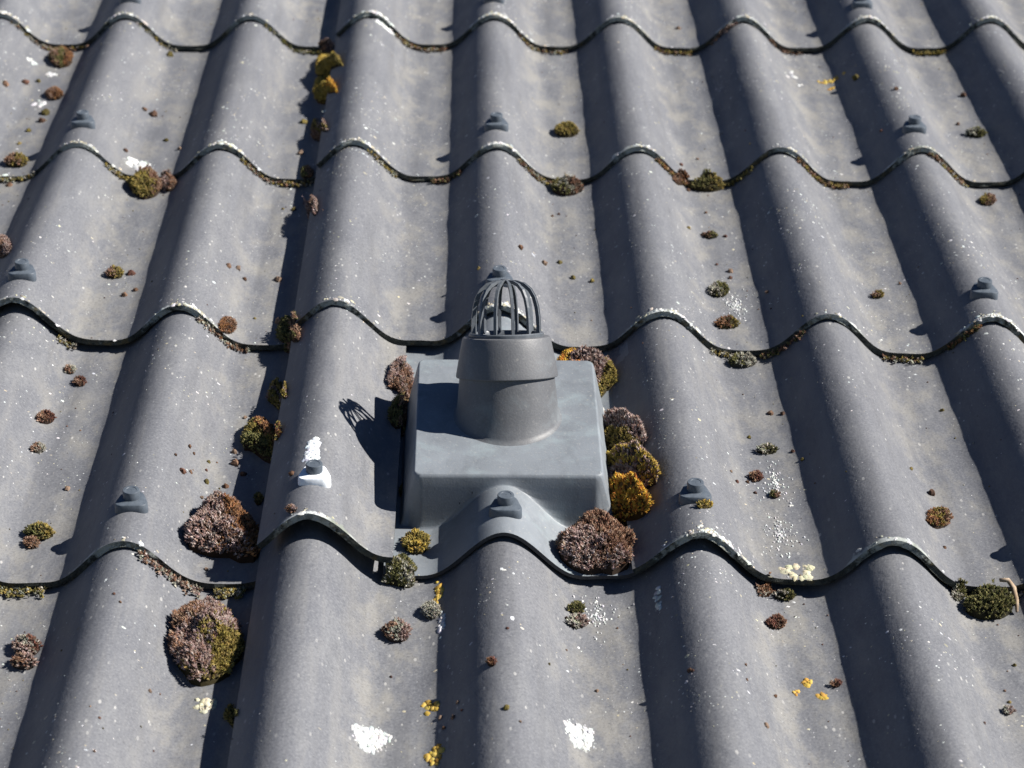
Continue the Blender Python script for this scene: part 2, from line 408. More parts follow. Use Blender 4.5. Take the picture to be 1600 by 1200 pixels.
wm, cm = washer_mesh(), cap_mesh()
def fastener(crest, r, c, dy, rot=0.0, parent=roof, mat=None, origin=Vector((0, 0, 0)), x=None):
    x = crest * PITCH_X + (XL if c == 'L' else 0) if x is None else x
    y = float(edge_y(r, c, np.array([x]))[0]) + dy
    z = float(top_of(r, c, np.array([x]), np.array([y]))[0])
    slope = -math.atan(LIFT / LEN)
    w = mesh_obj('fastener', wm[0], wm[1], mat or MAT_FAST, parent, True)
    w.modifiers.new('edges', 'EDGE_SPLIT').split_angle = math.radians(35)
    w.matrix_local = Matrix.Translation(Vector((x, y, z)) - origin) @ Matrix.Rotation(rot, 4, 'Z') @ Matrix.Rotation(slope, 4, 'X')
    cp = mesh_obj('cap', cm[0], cm[1], MAT_FAST, w, True); cp.modifiers.new('edges', 'EDGE_SPLIT').split_angle = math.radians(35)
    cp.matrix_local = Matrix.Translation((0, .002, 0))
    return w
for (cr, r, c, dy, rot) in [(-2, 0, 'L', .062, .05), (1, 0, 'R', .066, 0), (4, 0, 'R', .055, -.05), (-2, 1, 'L', .062, .06), (1, 1, 'R', .058, 0), (4, 1, 'R', .062, -.06),
                            (-2, 2, 'L', .058, .05), (1, 2, 'R', .058, 0), (4, 2, 'R', .057, -.1), (-1, 3, 'L', .062, .03), (2, 3, 'R', .064, -.04), (4, 3, 'R', .060, 0)]:
    fastener(cr, r, c, dy, rot)
fw = fastener(0, 3, 'P', .066, .04, mat=MAT_WHITE, x=.002); fw['label'] = 'fastener whose washer is covered in white paint'
fastener(1, 3, 'V', .040, -.03, vent, None, VC, x=.1785)

# ------------------------------------------------------------------ moss and lichen
PAL = {'pink': [(.205, .135, .115), (.27, .20, .18), (.15, .09, .07), (.34, .28, .26), (.22, .16, .14)],
       'brown': [(.16, .085, .05), (.22, .13, .085), (.11, .06, .04), (.26, .18, .13)],
       'rust': [(.18, .085, .035), (.24, .12, .05), (.13, .065, .035), (.21, .11, .06)],
       'olive': [(.17, .135, .03), (.23, .18, .05), (.11, .09, .025), (.26, .20, .07)],
       'yellow': [(.36, .26, .05), (.42, .31, .08), (.26, .18, .035), (.22, .17, .04)],
       'orange': [(.44, .20, .03), (.48, .27, .035), (.36, .13, .025), (.46, .31, .045), (.30, .19, .04)],
       'grey': [(.28, .27, .22), (.20, .19, .15), (.36, .35, .30)],
       'green': [(.075, .075, .025), (.12, .115, .04), (.17, .155, .06), (.05, .05, .02)],
       'red': [(.13, .055, .04), (.17, .085, .06), (.085, .04, .03)],
       'white': [(.50, .52, .52), (.41, .435, .44), (.57, .58, .575)],
       'cream': [(.42, .39, .28), (.48, .45, .33), (.36, .34, .25)],
       'gold': [(.40, .27, .05), (.45, .33, .08), (.36, .21, .04)],
       'paint': [(.62, .66, .70), (.58, .62, .66)]}
def jit(c, s=.18): k = 1 + RNG.uniform(-s, s); return [max(0, x * k * (1 + RNG.uniform(-.06, .06))) for x in c]
def pick(pal_idx, pals, s=.28):
    """a colour for each shoot: pal_idx chooses the palette, then a random tone of it"""
    out = np.zeros((len(pal_idx), 3))
    for k, name in enumerate(pals):
        m = pal_idx == k; t = np.array(PAL[name]); out[m] = t[RNG.integers(len(t), size=int(m.sum()))]
    return out * (1 + RNG.uniform(-s, s, (len(pal_idx), 1))) * (1 + RNG.uniform(-.06, .06, out.shape))
def unit(a): return a / np.linalg.norm(a, axis=1, keepdims=True)
class Soup:
    """collects triangles and quads with a colour for each vertex"""
    def __init__(s): s.V = []; s.F = []; s.C = []; s.n = 0
    def add(s, V, F, C_):
        V = np.asarray(V, float).reshape(-1, 3); s.V.append(V); s.C.append(np.asarray(C_, float).reshape(-1, 3))
        s.F += [tuple(int(i) + s.n for i in f) for f in F]; s.n += len(V)
    def add_np(s, V, F, C_):
        s.V.append(V); s.C.append(C_); s.F += (F + s.n).tolist(); s.n += len(V)
    def make(s, name, mat, c0, smooth):
        o = mesh_obj(name, np.concatenate(s.V) - c0, s.F, mat, None, smooth, colors=np.clip(np.concatenate(s.C), 0, 1))
        o.matrix_world = M @ Matrix.Translation([float(x) for x in c0]); return o
BUD = np.array([(0, 2, 1), (0, 3, 2), (0, 4, 3), (0, 1, 4), (5, 1, 2), (5, 2, 3), (5, 3, 4), (5, 4, 1), (6, 7, 8), (9, 10, 11), (12, 13, 14)])
def shoots(S, p, nrm, L, rad, col):
    """leafy moss shoots: each a four-sided bud with three blades at its tip"""
    n = len(p); nrm = unit(nrm); t = unit(np.cross(nrm, np.array([.3, .9, .2]))); b = np.cross(nrm, t); a0 = RNG.uniform(0, 2 * PI, n)[:, None]
    L = L[:, None]; rad = rad[:, None]; V = np.zeros((n, 15, 3)); K = np.repeat(col[:, None, :], 15, 1)
    V[:, 0] = p - nrm * L * .3
    for k in range(4): V[:, 1 + k] = p + nrm * L * .5 + (t * np.cos(a0 + k * PI / 2) + b * np.sin(a0 + k * PI / 2)) * rad
    V[:, 5] = p + nrm * L
    for k in range(3):
        a = a0 + .5 + k * 2.094; d = t * np.cos(a) + b * np.sin(a); e = -t * np.sin(a) + b * np.cos(a); j = 6 + 3 * k
        V[:, j] = p + nrm * L * .45 + e * rad * .55; V[:, j + 1] = p + nrm * L * .45 - e * rad * .55
        V[:, j + 2] = p + nrm * L * RNG.uniform(.85, 1.12, (n, 1)) + d * rad * RNG.uniform(1.0, 1.7, (n, 1)); K[:, j + 2] = K[:, j + 2] * 1.25 + .01
    F = (BUD[None] + (np.arange(n) * 15)[:, None, None]).reshape(-1, 3)
    S.add_np(V.reshape(-1, 3), F, K.reshape(-1, 3))
def moss(u, v, w, h, pals, label, frac=.62, ang=0.0, size=1.0, name='moss_clump', cat='moss', group=None, box=True):
    """cushion of moss whose outline in the photo is about w x h pixels round (u, v)"""
    size = size * (.62 if w < 30 else .78 if w < 60 else .95)
    p0 = hit(u, v, box); s = px_scale(p0); a = w / 2 / s; H = h / s; th = math.radians(29); sn, cs = math.sin(th), math.cos(th)
    hz = min(1.2 * frac * min(a, H), .85 * H / cs); b = (H * H - (hz * cs) ** 2) / (2 * H * sn)
    b = min(b, 3.0 * a)
    ctr = hit(u, v + h / 2 - b * sn * s, box); c0 = np.array([ctr[0], ctr[1], float(surf(ctr[0], ctr[1], box)[0])])
    S = Soup(); seed = RNG.uniform(0, 99)
    q = np.linspace(0, 2 * PI, 13)[:-1]; ex = np.concatenate([[0], .75 * a * np.cos(q)]); ey = np.concatenate([[0], .75 * b * np.sin(q)])
    ez = np.clip(surf(c0[0] + ex, c0[1] + ey, box) - c0[2], -.02, .02)
    pl = np.linalg.lstsq(np.stack([ex, ey, np.ones_like(ex)], 1), ez, rcond=None)[0]
    # where points of the outline's ellipse meet the surface, as a smooth map (rx, ry) -> (x, y)
    gq = np.concatenate([[0], np.tile(np.linspace(0, 2 * PI, 9)[:-1], 2)]); gr = np.concatenate([[0], np.full(8, .55), np.full(8, 1.0)])
    GX, GY = gr * np.cos(gq), gr * np.sin(gq)
    vc = v + h / 2 - b * sn * s
    pts = np.array([hit(u + gx * w / 2, vc - gy * b * sn * s, box)[:2] for gx, gy in zip(GX, GY)]) - c0[:2]
    lim = np.array([1.5 * a + .004, 1.6 * b + .006]); pts = np.clip(pts, -lim, lim)
    def basis(x, y): return np.stack([np.ones_like(x), x, y, x * x, x * y, y * y], -1)
    cf = np.linalg.lstsq(basis(GX, GY), pts, rcond=None)[0]
    def dome(rx, ry):
        r2 = np.clip(rx * rx + ry * ry, 0, 1); k = 1 + .34 * wob(rx * 2.2, ry * 2.2, seed)
        o_ = 1 + .09 * wob(rx * 1.5 + 5, ry * 1.5, seed) + .07 * wob(rx * 4 + 1, ry * 4, seed + 2)
        dx, dy = (basis(rx * o_, ry * o_) @ cf).T
        x, y = c0[0] + dx, c0[1] + dy
        zs = np.clip(surf(x, y, box), c0[2] - .016, c0[2] + (.005 if 'hanging' in label else .03)); zp = c0[2] + pl[0] * dx + pl[1] * dy + pl[2]
        wgt = np.clip(1.15 * (1 - r2), 0, 1)
        return np.stack([x, y, np.maximum(zs + .0004, zs * (1 - wgt) + zp * wgt) + hz * np.sqrt(1 - r2) * k], -1)
    nr, na = 6, 22; q = np.linspace(0, 2 * PI, na + 1)[:-1]
    rr = np.sin(np.arange(1, nr + 1) / nr * PI / 2)[:, None]
    body = np.concatenate([dome(np.zeros(1), np.zeros(1)), dome((rr * np.cos(q)).ravel(), (rr * np.sin(q)).ravel())]); body[-na:, 2] -= .002
    F = [(0, 1 + k, 1 + (k + 1) % na) for k in range(na)]
    F += [(1 + i * na + k, 1 + (i + 1) * na + k, 1 + (i + 1) * na + (k + 1) % na, 1 + i * na + (k + 1) % na) for i in range(nr - 1) for k in range(na)]
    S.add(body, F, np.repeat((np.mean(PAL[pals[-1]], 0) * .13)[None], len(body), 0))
    area = PI * a * b * (1 + 1.2 * hz / max(a, .004)); rad = .00115 * size
    n = int(min(3200, max(30, area / (rad * rad * 4.2))))
    q = RNG.uniform(0, 2 * PI, n); r_ = np.sqrt(RNG.uniform(0, 1, n)) ** .85; rx, ry = r_ * np.cos(q), r_ * np.sin(q)
    p = dome(rx * .98, ry * .98)
    nrm = np.stack([rx / max(a, .003) * hz + pl[0] * -.5, ry / max(b, .003) * hz, np.sqrt(np.maximum(.02, 1 - r_ * r_)) + .25], -1) + RNG.normal(0, .24, (n, 3))
    nrm[:, 2] = np.maximum(nrm[:, 2], .12)
    g = rx * math.cos(ang) + ry * math.sin(ang) + .6 * wob(rx * 1.8, ry * 1.8, seed + 4)
    k = np.clip(((g * .5 + .5) * len(pals) + RNG.normal(0, .22, n)).astype(int), 0, len(pals) - 1)
    shoots(S, p, nrm, RNG.uniform(.0028, .0058, n) * size, rad * RNG.uniform(.7, 1.35, n), pick(k, pals) * 1.2)
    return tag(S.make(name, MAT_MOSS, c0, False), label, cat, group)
def crusts(S, x, y, r, col, hgt, seg=7, stretch=None, rot=0.0, rings=2):
    """low irregular crusts lying on the sheets, one for each entry"""
    n = len(x); stretch = np.ones(n) if stretch is None else stretch; z0 = surf(x, y)
    V = np.zeros((n, 1 + rings * seg, 3)); K = np.repeat(np.asarray(col)[:, None, :], 1 + rings * seg, 1)
    V[:, 0] = np.stack([x, y, z0 + hgt], -1); ph = RNG.uniform(0, 6, n)
    lv = ((.62, 1.0), (1.0, None)) if rings == 2 else ((1.0, None),)
    for j, (k, hh) in enumerate(lv):
        for q in range(seg):
            a = 2 * PI * q / seg; rr = r * k * (1 + .2 * np.sin(2 * a + ph) + RNG.uniform(-.24, .24, n))
            dx, dy = rr * math.cos(a), rr * math.sin(a) * stretch
            px, py = x + dx * np.cos(rot) - dy * np.sin(rot), y + dx * np.sin(rot) + dy * np.cos(rot)
            zz = surf(px, py); zz = np.where(np.abs(zz - z0) > .005, z0, zz)
            V[:, 1 + j * seg + q] = np.stack([px, py, zz + (hgt * hh if hh else -.0003)], -1)
            if not hh: K[:, 1 + j * seg + q] *= .88
    F = [(0, 1 + q, 1 + (q + 1) % seg) for q in range(seg)]
    if rings == 2: F += [(1 + q, 1 + seg + q, 1 + seg + (q + 1) % seg) for q in range(seg)] + [(1 + q, 1 + seg + (q + 1) % seg, 1 + (q + 1) % seg) for q in range(seg)]
    F = (np.array(F)[None] + (np.arange(n) * (1 + rings * seg))[:, None, None]).reshape(-1, 3)
    S.add_np(V.reshape(-1, 3), F, K.reshape(-1, 3))
def lichen(u, v, w, h, pal, label, n=30, fl=1.0, name='lichen_patch', cat='lichen', group=None, hole=0.0, thick=.0009):
    p0 = hit(u, v); s = px_scale(p0); a = w / 2 / s; b = h / 2 / s / math.sin(math.radians(31))
    S = Soup(); q = RNG.uniform(0, 2 * PI, n); rr = np.sqrt(RNG.uniform(hole * hole, 1, n)) * .88 if 'fleck' not in label and 'spray' not in label else np.abs(RNG.normal(0, .65, n)); sd_ = RNG.uniform(0, 50)
    rr = rr * (1 + .15 * np.sin(3 * q + sd_) + .08 * np.sin(5 * q + 2 * sd_))
    crusts(S, p0[0] + a * rr * np.cos(q), p0[1] + b * rr * np.sin(q), fl * RNG.uniform(.0016, .0044, n), pick(np.zeros(n, int), [pal], .14), thick * RNG.uniform(.6, 1.3, n), 7, RNG.uniform(1, 1.6, n))
    if 'blotch' in label or 'patch above' in label:                           # crumbs round the solid middle
        m = 34; q = RNG.uniform(0, 2 * PI, m); rr = RNG.uniform(.8, 1.15, m)
        crusts(S, p0[0] + a * rr * np.cos(q), p0[1] + b * rr * np.sin(q), RNG.uniform(.0004, .0013, m), pick(np.zeros(m, int), [pal], .25) * .8, np.full(m, .0004), 6)
    c0 = np.array([p0[0], p0[1], float(surf(p0[0], p0[1])[0])])
    return tag(S.make(name, MAT_LICHEN, c0, True), label, cat, group)

GB, GR = 'moss cushions along the vent', 'moss cushions in the troughs'
for a in [
    (350, 832, 112, 94, ['pink', 'pink', 'rust'], 'big moss cushion, greyish left and rust brown right, above the left sheet seam', .62, 0.1),
    (322, 1005, 108, 132, ['brown', 'pink', 'olive'], 'biggest moss cushion, brown turning olive, in the lower left trough', .62, -.7),
    (932, 856, 116, 92, ['pink', 'brown', 'brown'], 'big brown moss cushion at the lower right corner of the vent plate', .65, 1.2),
    (972, 786, 84, 68, ['orange', 'orange', 'orange'], 'orange yellow moss cushion beside the vent box', .75, 0),
    (980, 738, 92, 74, ['pink', 'yellow', 'pink'], 'greyish moss cushion with yellow middle, right above the orange cushion', .72, 1.2),
    (966, 684, 82, 70, ['olive', 'pink', 'pink'], 'grey pink moss cushion with olive foot right of the vent pipe', .72, 1.2),
    (908, 574, 84, 46, ['orange', 'pink', 'pink'], 'flat pinkish moss strip behind the vent box', .55, 0),
    (946, 590, 34, 46, ['pink', 'olive', 'olive'], 'olive and pink moss tuft at the rear right corner of the vent box', .6, -.8),
    (938, 638, 12, 40, ['brown', 'pink'], 'thin brown moss strip along the right side of the vent box', .6, 0),
    (628, 592, 42, 50, ['pink', 'pink', 'brown'], 'pinkish moss tuft at the rear left corner of the vent box', .62, -1.4),
    (627, 645, 36, 62, ['green', 'brown'], 'dark green moss tuft in the shade left of the vent box', .6, 0),
    (632, 730, 14, 100, ['green', 'green'], 'dark moss strip filling the gap left of the vent box', .5, 0),
    (408, 687, 58, 54, ['green', 'olive', 'rust'], 'pointed olive moss cushion on the seam left of the white fastener', .6, 1.0),
    (433, 612, 28, 58, ['olive', 'pink', 'olive'], 'slim pinkish moss tuft on the seam below the third sheet edge', .6, 1.4),
    (404, 760, 12, 60, ['green', 'olive'], 'thin dark moss strip on the seam above the big rust brown cushion', .5, 0),
    (625, 897, 46, 50, ['green', 'grey', 'green'], 'grey green moss tuft hanging at the lower left corner of the vent plate', .62, 1.0),
    (651, 850, 40, 34, ['olive', 'yellow', 'olive'], 'round yellow olive moss pad on the vent plate', .5, 0),
    (620, 989, 40, 32, ['brown', 'grey', 'pink'], 'small round brown grey cushion in the trough below the vent', .75, 0),
    (673, 956, 26, 26, ['grey', 'grey'], 'small pale grey tuft below the vent, above the brown grey cushion', .75, 0),
    (228, 291, 50, 40, ['olive', 'olive', 'brown'], 'olive brown moss cushion under the second sheet edge, below a white lichen patch', .65, .5),
    (262, 288, 26, 22, ['pink', 'brown'], 'small pinkish tuft right of the olive cushion at the second sheet edge', .6, 0),
    (510, 78, 22, 18, ['brown', 'pink'], 'small brown tuft topping the yellow moss on the seam', .7, 0),
    (514, 108, 38, 40, ['yellow', 'yellow', 'olive'], 'upper bright yellow moss cushion on the seam near the top', .6, 0),
    (508, 145, 32, 42, ['yellow', 'yellow', 'orange'], 'lower bright yellow moss cushion on the seam near the top', .6, 0),
    (498, 200, 22, 44, ['brown', 'olive', 'pink'], 'brown moss tuft on the seam below the yellow moss', .6, 1),
    (885, 205, 36, 20, ['olive', 'olive'], 'round olive moss pad in the trough right of the top middle fastener', .6, 0),
    (1525, 209, 30, 13, ['grey', 'green'], 'flat grey green moss pad at the upper right', .55, 0),
    (1543, 314, 24, 16, ['olive', 'brown'], 'small brown olive pad below the second sheet edge at far right', .6, 0),
    (886, 293, 46, 26, ['green', 'grey', 'brown'], 'ragged brown grey moss at the second sheet edge, right of the vent cage', .65, 0),
    (1105, 290, 52, 20, ['green', 'green', 'olive'], 'dark moss with yellow tips under the second sheet edge', .65, 0),
    (1064, 282, 22, 16, ['brown', 'rust'], 'small rusty tuft left of the yellow tipped moss at the second edge', .6, 0),
    (1123, 455, 30, 20, ['grey', 'green'], 'oval grey green moss pad above the third sheet edge', .6, 0),
    (1136, 506, 34, 17, ['rust', 'brown', 'olive'], 'oval rust brown moss pad just above the third sheet edge', .55, 0),
    (1110, 369, 20, 9, ['brown', 'green'], 'small dark brown tuft in the trough above the grey green pad', .6, 0),
    (1160, 566, 40, 18, ['green', 'grey', 'grey'], 'grey green moss wedged under the third sheet edge', .6, 0),
    (1467, 811, 36, 30, ['rust', 'olive', 'brown'], 'brown and olive moss pad in the far right trough', .55, 0),
    (1546, 946, 74, 46, ['green', 'green', 'green'], 'dark green moss hump with a dry twig at the right end of the fourth edge', .6, -1.2),
    (1498, 930, 20, 18, ['grey', 'green'], 'small grey tuft left of the dark green hump', .6, 0),
    (1213, 974, 28, 20, ['red', 'brown'], 'small red brown moss tuft right below the fourth sheet edge', .65, 0),
    (901, 952, 24, 17, ['green', 'green'], 'tiny dark green tuft below the vent plate', .7, 0),
    (902, 973, 30, 19, ['grey', 'pink'], 'tiny grey pink tuft just below the dark green one', .6, 0),
    (42, 1012, 40, 30, ['pink', 'grey', 'red'], 'pinkish moss tuft at the lower left picture edge', .7, .5),
    (38, 1036, 36, 22, ['brown', 'pink'], 'brown moss tuft just under the pinkish one at lower left', .65, 0),
    (62, 833, 42, 24, ['green', 'olive'], 'dark olive moss pad above the left end of the fourth edge', .55, .6),
    (49, 850, 22, 17, ['brown', 'brown'], 'small brown tuft touching the dark olive pad', .6, 0),
    (356, 510, 26, 24, ['rust', 'brown'], 'rust coloured moss tuft on the third sheet edge, left part', .45, 0),
    (452, 522, 34, 52, ['green', 'green', 'brown'], 'dark moss plug where seam and third sheet edge meet', .55, 0),
    (487, 305, 20, 64, ['pink', 'brown', 'pink'], 'slim pinkish moss on the seam below the second edge', .55, 0),
    (480, 272, 18, 22, ['green', 'brown'], 'small dark moss plug on the seam at the second edge', .6, 0),
    (180, 428, 26, 16, ['brown', 'olive'], 'brown moss tuft in the trough right of the left fastener', .65, 0),
    (72, 654, 26, 18, ['brown', 'red'], 'round dark brown tuft in the left trough of the vent row', .65, 0),
    (60, 702, 20, 14, ['brown', 'grey'], 'small light brown tuft below the dark brown one at left', .6, 0),
    (125, 598, 18, 13, ['brown', 'red'], 'lower of two small brown tufts under the third edge at left', .65, 0),
    (110, 579, 16, 12, ['brown', 'grey'], 'upper of two small brown tufts under the third edge at left', .65, 0),
    (96, 92, 36, 30, ['brown', 'green', 'rust'], 'brown moss hanging below the first sheet edge at upper left', .6, 0),
    (85, 148, 26, 18, ['brown', 'rust'], 'brown tuft between white lichen spots at upper left', .6, 0),
    (26, 253, 34, 18, ['brown', 'olive'], 'brown moss pad on the second edge at the left picture edge', .6, 0),
    (4, 385, 24, 40, ['brown', 'pink'], 'pinkish brown moss at the left picture edge above a fastener', .6, 0),
    (1181, 746, 20, 15, ['brown', 'red'], 'dark brown tuft in the speckled trough right of the blue grey fastener', .65, 0),
    (1198, 704, 30, 13, ['grey', 'green'], 'grey green tuft in the speckled trough right of the vent', .55, 0),
    (1211, 774, 14, 10, ['green', 'brown'], 'tiny dark tuft lower in the speckled trough', .6, 0),
    (1101, 790, 26, 10, ['olive', 'yellow'], 'olive moss growing under the washer right of the vent', .5, 0),
    (1371, 462, 18, 10, ['brown', 'olive'], 'tiny brown tuft in the trough left of the right fastener', .6, 0),
    (361, 1105, 18, 56, ['olive', 'green', 'olive'], 'slim olive moss on the seam at the bottom edge', .55, 1),
    (455, 797, 15, 10, ['brown', 'pink'], 'tiny brown tuft on the raised edge below the white fastener', .6, 0),
    (768, 1036, 14, 12, ['rust', 'red'], 'tiny rust tuft on a crest at bottom middle', .65, 0),
    (1306, 1070, 14, 10, ['brown', 'red'], 'tiny dark brown tuft at the bottom right shadow line', .65, 0),
    (1575, 1112, 16, 12, ['grey', 'pink'], 'tiny grey tuft at the bottom right corner', .6, 0),
    (1530, 957, 14, 10, ['red', 'brown'], 'tiny dark tuft below the dark green hump', .6, 0),
    (1195, 926, 20, 14, ['brown', 'rust'], 'rusty tuft under the fourth edge right of the vent', .6, 0),
    (1226, 932, 30, 14, ['grey', 'green'], 'grey tuft under the fourth edge beside the rusty one', .6, 0),
    (290, 855, 0, 0, None, None)]:
    if a[4] is None: continue
    u, v, w, h, pal, lab, fr, an = a
    moss(u, v, w, h, pal, lab, fr, an, group=GB if 'vent' in lab else GR, box=(u, v) not in ((932, 856), (972, 786), (980, 738), (966, 684), (908, 574), (627, 645), (632, 730), (938, 638)))

for a in [
    (580, 1156, 58, 34, 'white', 'left of two large white lichen blotches at the bottom edge', 170, .75),
    (906, 1150, 46, 36, 'white', 'right of two large white lichen blotches at the bottom edge', 130, .72),
    (1247, 893, 52, 24, 'cream', 'cream horseshoe lichen on the lip of the fourth sheet edge', 40, .95),
    (216, 258, 48, 22, 'white', 'white lichen patch above the second sheet edge at left', 36, 1.25),
    (600, 33, 44, 10, 'white', 'thick white lichen lip on the first sheet edge at the seam', 34, 1.1),
    (684, 928, 15, 36, 'gold', 'upright golden lichen streak below the vent plate', 26, .8),
    (690, 974, 12, 46, 'white', 'white lichen streak under the golden one', 34, .6),
    (680, 1182, 26, 30, 'gold', 'golden lichen patch cut by the bottom picture edge', 28, .8),
    (672, 1106, 30, 28, 'gold', 'broken golden lichen at the trough shadow line above the bottom patch', 18, .7),
    (322, 1102, 38, 22, 'cream', 'pale yellow lichen rosette below the biggest moss cushion', 26, .9),
    (1261, 1066, 16, 8, 'gold', 'upper of three orange lichen dots at bottom right', 9, .8),
    (1243, 1082, 10, 7, 'gold', 'left of three orange lichen dots at bottom right', 6, .7),
    (1285, 1090, 16, 10, 'gold', 'lower right of three orange lichen dots at bottom right', 10, .8),
    (1297, 127, 48, 8, 'gold', 'long yellow lichen smear in the upper right trough', 26, .8),
    (1300, 138, 10, 6, 'gold', 'yellow lichen dot below the yellow smear', 6, .9),
    (1240, 120, 24, 30, 'white', 'white lichen flecks left of the yellow smear', 14, .9),
    (930, 962, 56, 50, 'white', 'spray of white lichen flecks beside two tiny tufts', 110, .32),
    (1148, 478, 36, 44, 'white', 'spray of white lichen flecks round the oval pads', 110, .30),
    (1028, 935, 10, 40, 'white', 'pale lichen streak in the shade right of the brown cushion', 20, .6),
    (1212, 755, 44, 70, 'white', 'fine white lichen spray in the speckled trough', 130, .28),
    (716, 641, 12, 12, 'white', 'small white fleck on the shaded vent box top', 7, .6),
    (1218, 835, 44, 60, 'white', 'fine white lichen spray above the horseshoe lichen', 120, .28),
    (50, 95, 14, 12, 'white', 'white lichen spot below the first edge at upper left', 6, 1.2),
    (82, 115, 18, 12, 'white', 'white lichen spot right of the first one at upper left', 8, 1.1),
    (62, 163, 26, 14, 'white', 'white lichen spot beside the brown tuft at upper left', 10, 1.1)]:
    u, v, w, h, pal, lab, n, fl = a
    o = lichen(u, v, w, h, pal, lab, n, fl, hole=.62 if 'cream horseshoe' in lab else 0)
    if 'spray' in lab or 'flecks' in lab: o['kind'] = 'stuff'
lichen(487, 706, 25, 50, 'paint', 'white paint smear above the white fastener', 110, .95, 'paint_smear', 'paint', thick=.00035)

# small moss buttons nobody would count: one object
DOTS = [(285, 737, 7), (298, 738, 4), (296, 698, 4), (303, 709, 3), (274, 711, 3), (326, 722, 4), (339, 723, 2), (322, 735, 3), (323, 754, 6), (353, 761, 6), (343, 764, 2), (315, 778, 4),
        (368, 725, 8), (380, 742, 6), (366, 707, 6), (383, 653, 4), (456, 741, 6), (298, 803, 2), (105, 765, 6), (265, 87, 7), (240, 180, 8), (226, 172, 5), (260, 220, 5), (196, 236, 5), (281, 233, 4),
        (474, 192, 7), (470, 240, 6), (459, 328, 5), (442, 327, 3), (372, 420, 6), (357, 416, 6), (382, 437, 5), (435, 438, 7), (398, 498, 3), (436, 504, 8), (205, 428, 8), (212, 454, 5), (195, 462, 6),
        (70, 178, 9), (65, 190, 7), (73, 175, 5), (40, 130, 7), (60, 128, 5), (8, 132, 7), (15, 290, 6), (45, 205, 5), (30, 225, 4),
        (1075, 298, 4), (1064, 258, 4), (1090, 249, 3), (895, 435, 5), (850, 412, 6), (875, 411, 5), (813, 388, 6), (925, 440, 5), (873, 335, 3), (863, 338, 3), (748, 420, 4), (1141, 425, 6), (1141, 435, 4),
        (1103, 333, 3), (1076, 357, 4), (1100, 368, 6), (1133, 370, 4), (1120, 414, 3), (1199, 457, 4), (1406, 444, 3), (1204, 647, 6), (1223, 647, 5), (1171, 684, 4), (1239, 706, 4), (1254, 719, 4), (1142, 737, 3), (1151, 753, 4),
        (1168, 754, 4), (1180, 771, 4), (1423, 733, 4), (1455, 772, 8), (1476, 856, 4), (1472, 642, 4), (1165, 1039, 3), (1078, 1048, 5), (1083, 1048, 3), (1197, 1134, 6), (1211, 1088, 4), (1167, 1062, 3), (1575, 1112, 6), (1570, 1080, 3),
        (1585, 1040, 4), (1577, 1098, 4), (1538, 1130, 3), (885, 967, 4), (793, 982, 3), (791, 1107, 6), (813, 1128, 3), (858, 1038, 3), (694, 1138, 4), (708, 1122, 5), (715, 1098, 4), (722, 1110, 3), (688, 1122, 5), (234, 1080, 4), (250, 1085, 2),
        (155, 1122, 3), (161, 1138, 2), (147, 1174, 3), (240, 1174, 2), (141, 1104, 2), (178, 928, 3), (188, 941, 3), (322, 890, 4), (611, 1058, 3), (933, 1080, 4), (1337, 123, 7), (1400, 140, 5), (1505, 150, 6), (1497, 195, 4), (1060, 45, 5), (1377, 205, 3)]
S = Soup()
def buttons(x, y, r, names):
    n = len(x); z = surf(x, y); seg = 7; V = np.zeros((n, 3 * seg + 1, 3)); ph = RNG.uniform(0, 6, n)
    K = np.repeat(np.array([PAL[k][int(RNG.integers(len(PAL[k])))] for k in names])[:, None, :], 3 * seg + 1, 1) * RNG.uniform(.25, .95, (n, 3 * seg + 1, 1))
    for j, (k, hh) in enumerate(((1.0, None), (1.0, .5), (.55, 1.0))):
        for q in range(seg):
            a = ph + 2 * PI * q / seg; rr = r * k * RNG.uniform(.7, 1.3, n)
            V[:, j * seg + q] = np.stack([x + rr * np.cos(a), y + rr * np.sin(a) * 1.1, z + (r * hh * RNG.uniform(.7, 1.3, n) if hh else -.001)], -1)
    V[:, -1] = np.stack([x, y, z + r * 1.2], -1)
    F = [(L * seg + q, L * seg + (q + 1) % seg, (L + 1) * seg + (q + 1) % seg) for L in range(2) for q in range(seg)]
    F += [(L * seg + q, (L + 1) * seg + (q + 1) % seg, (L + 1) * seg + q) for L in range(2) for q in range(seg)] + [(2 * seg + q, 2 * seg + (q + 1) % seg, 3 * seg) for q in range(seg)]
    S.add_np(V.reshape(-1, 3), (np.array(F)[None] + (np.arange(n) * (3 * seg + 1))[:, None, None]).reshape(-1, 3), K.reshape(-1, 3))
H_ = [hit(u, v) for u, v, r in DOTS]
buttons(np.array([p[0] for p in H_]), np.array([p[1] for p in H_]), np.array([d[2] * .8 / px_scale(p) for d, p in zip(DOTS, H_)]), [random.choice(['brown', 'brown', 'red', 'brown', 'olive']) for _ in DOTS])
n = 520                                                                       # finer grains along the troughs
gx = (RNG.choice([-2.5, -1.5, -.5, 1.5, 2.5, 3.5, 4.5], n) + RNG.normal(.08, .13, n)) * PITCH_X; gy = RNG.uniform(-.75, 1.2, n)
ok = ~((gx > .05) & (gx < .32) & (gy > -.47) & (gy < 0)); gx, gy = gx[ok], gy[ok]
buttons(gx, gy, RNG.uniform(.0004, .0010, len(gx)), [random.choice(['brown', 'red', 'olive', 'grey']) for _ in gx])
o = S.make('moss_buttons', MAT_MOSS, np.zeros(3), False); tag(o, 'tiny brown moss buttons scattered over the sheets', 'moss', kind='stuff')

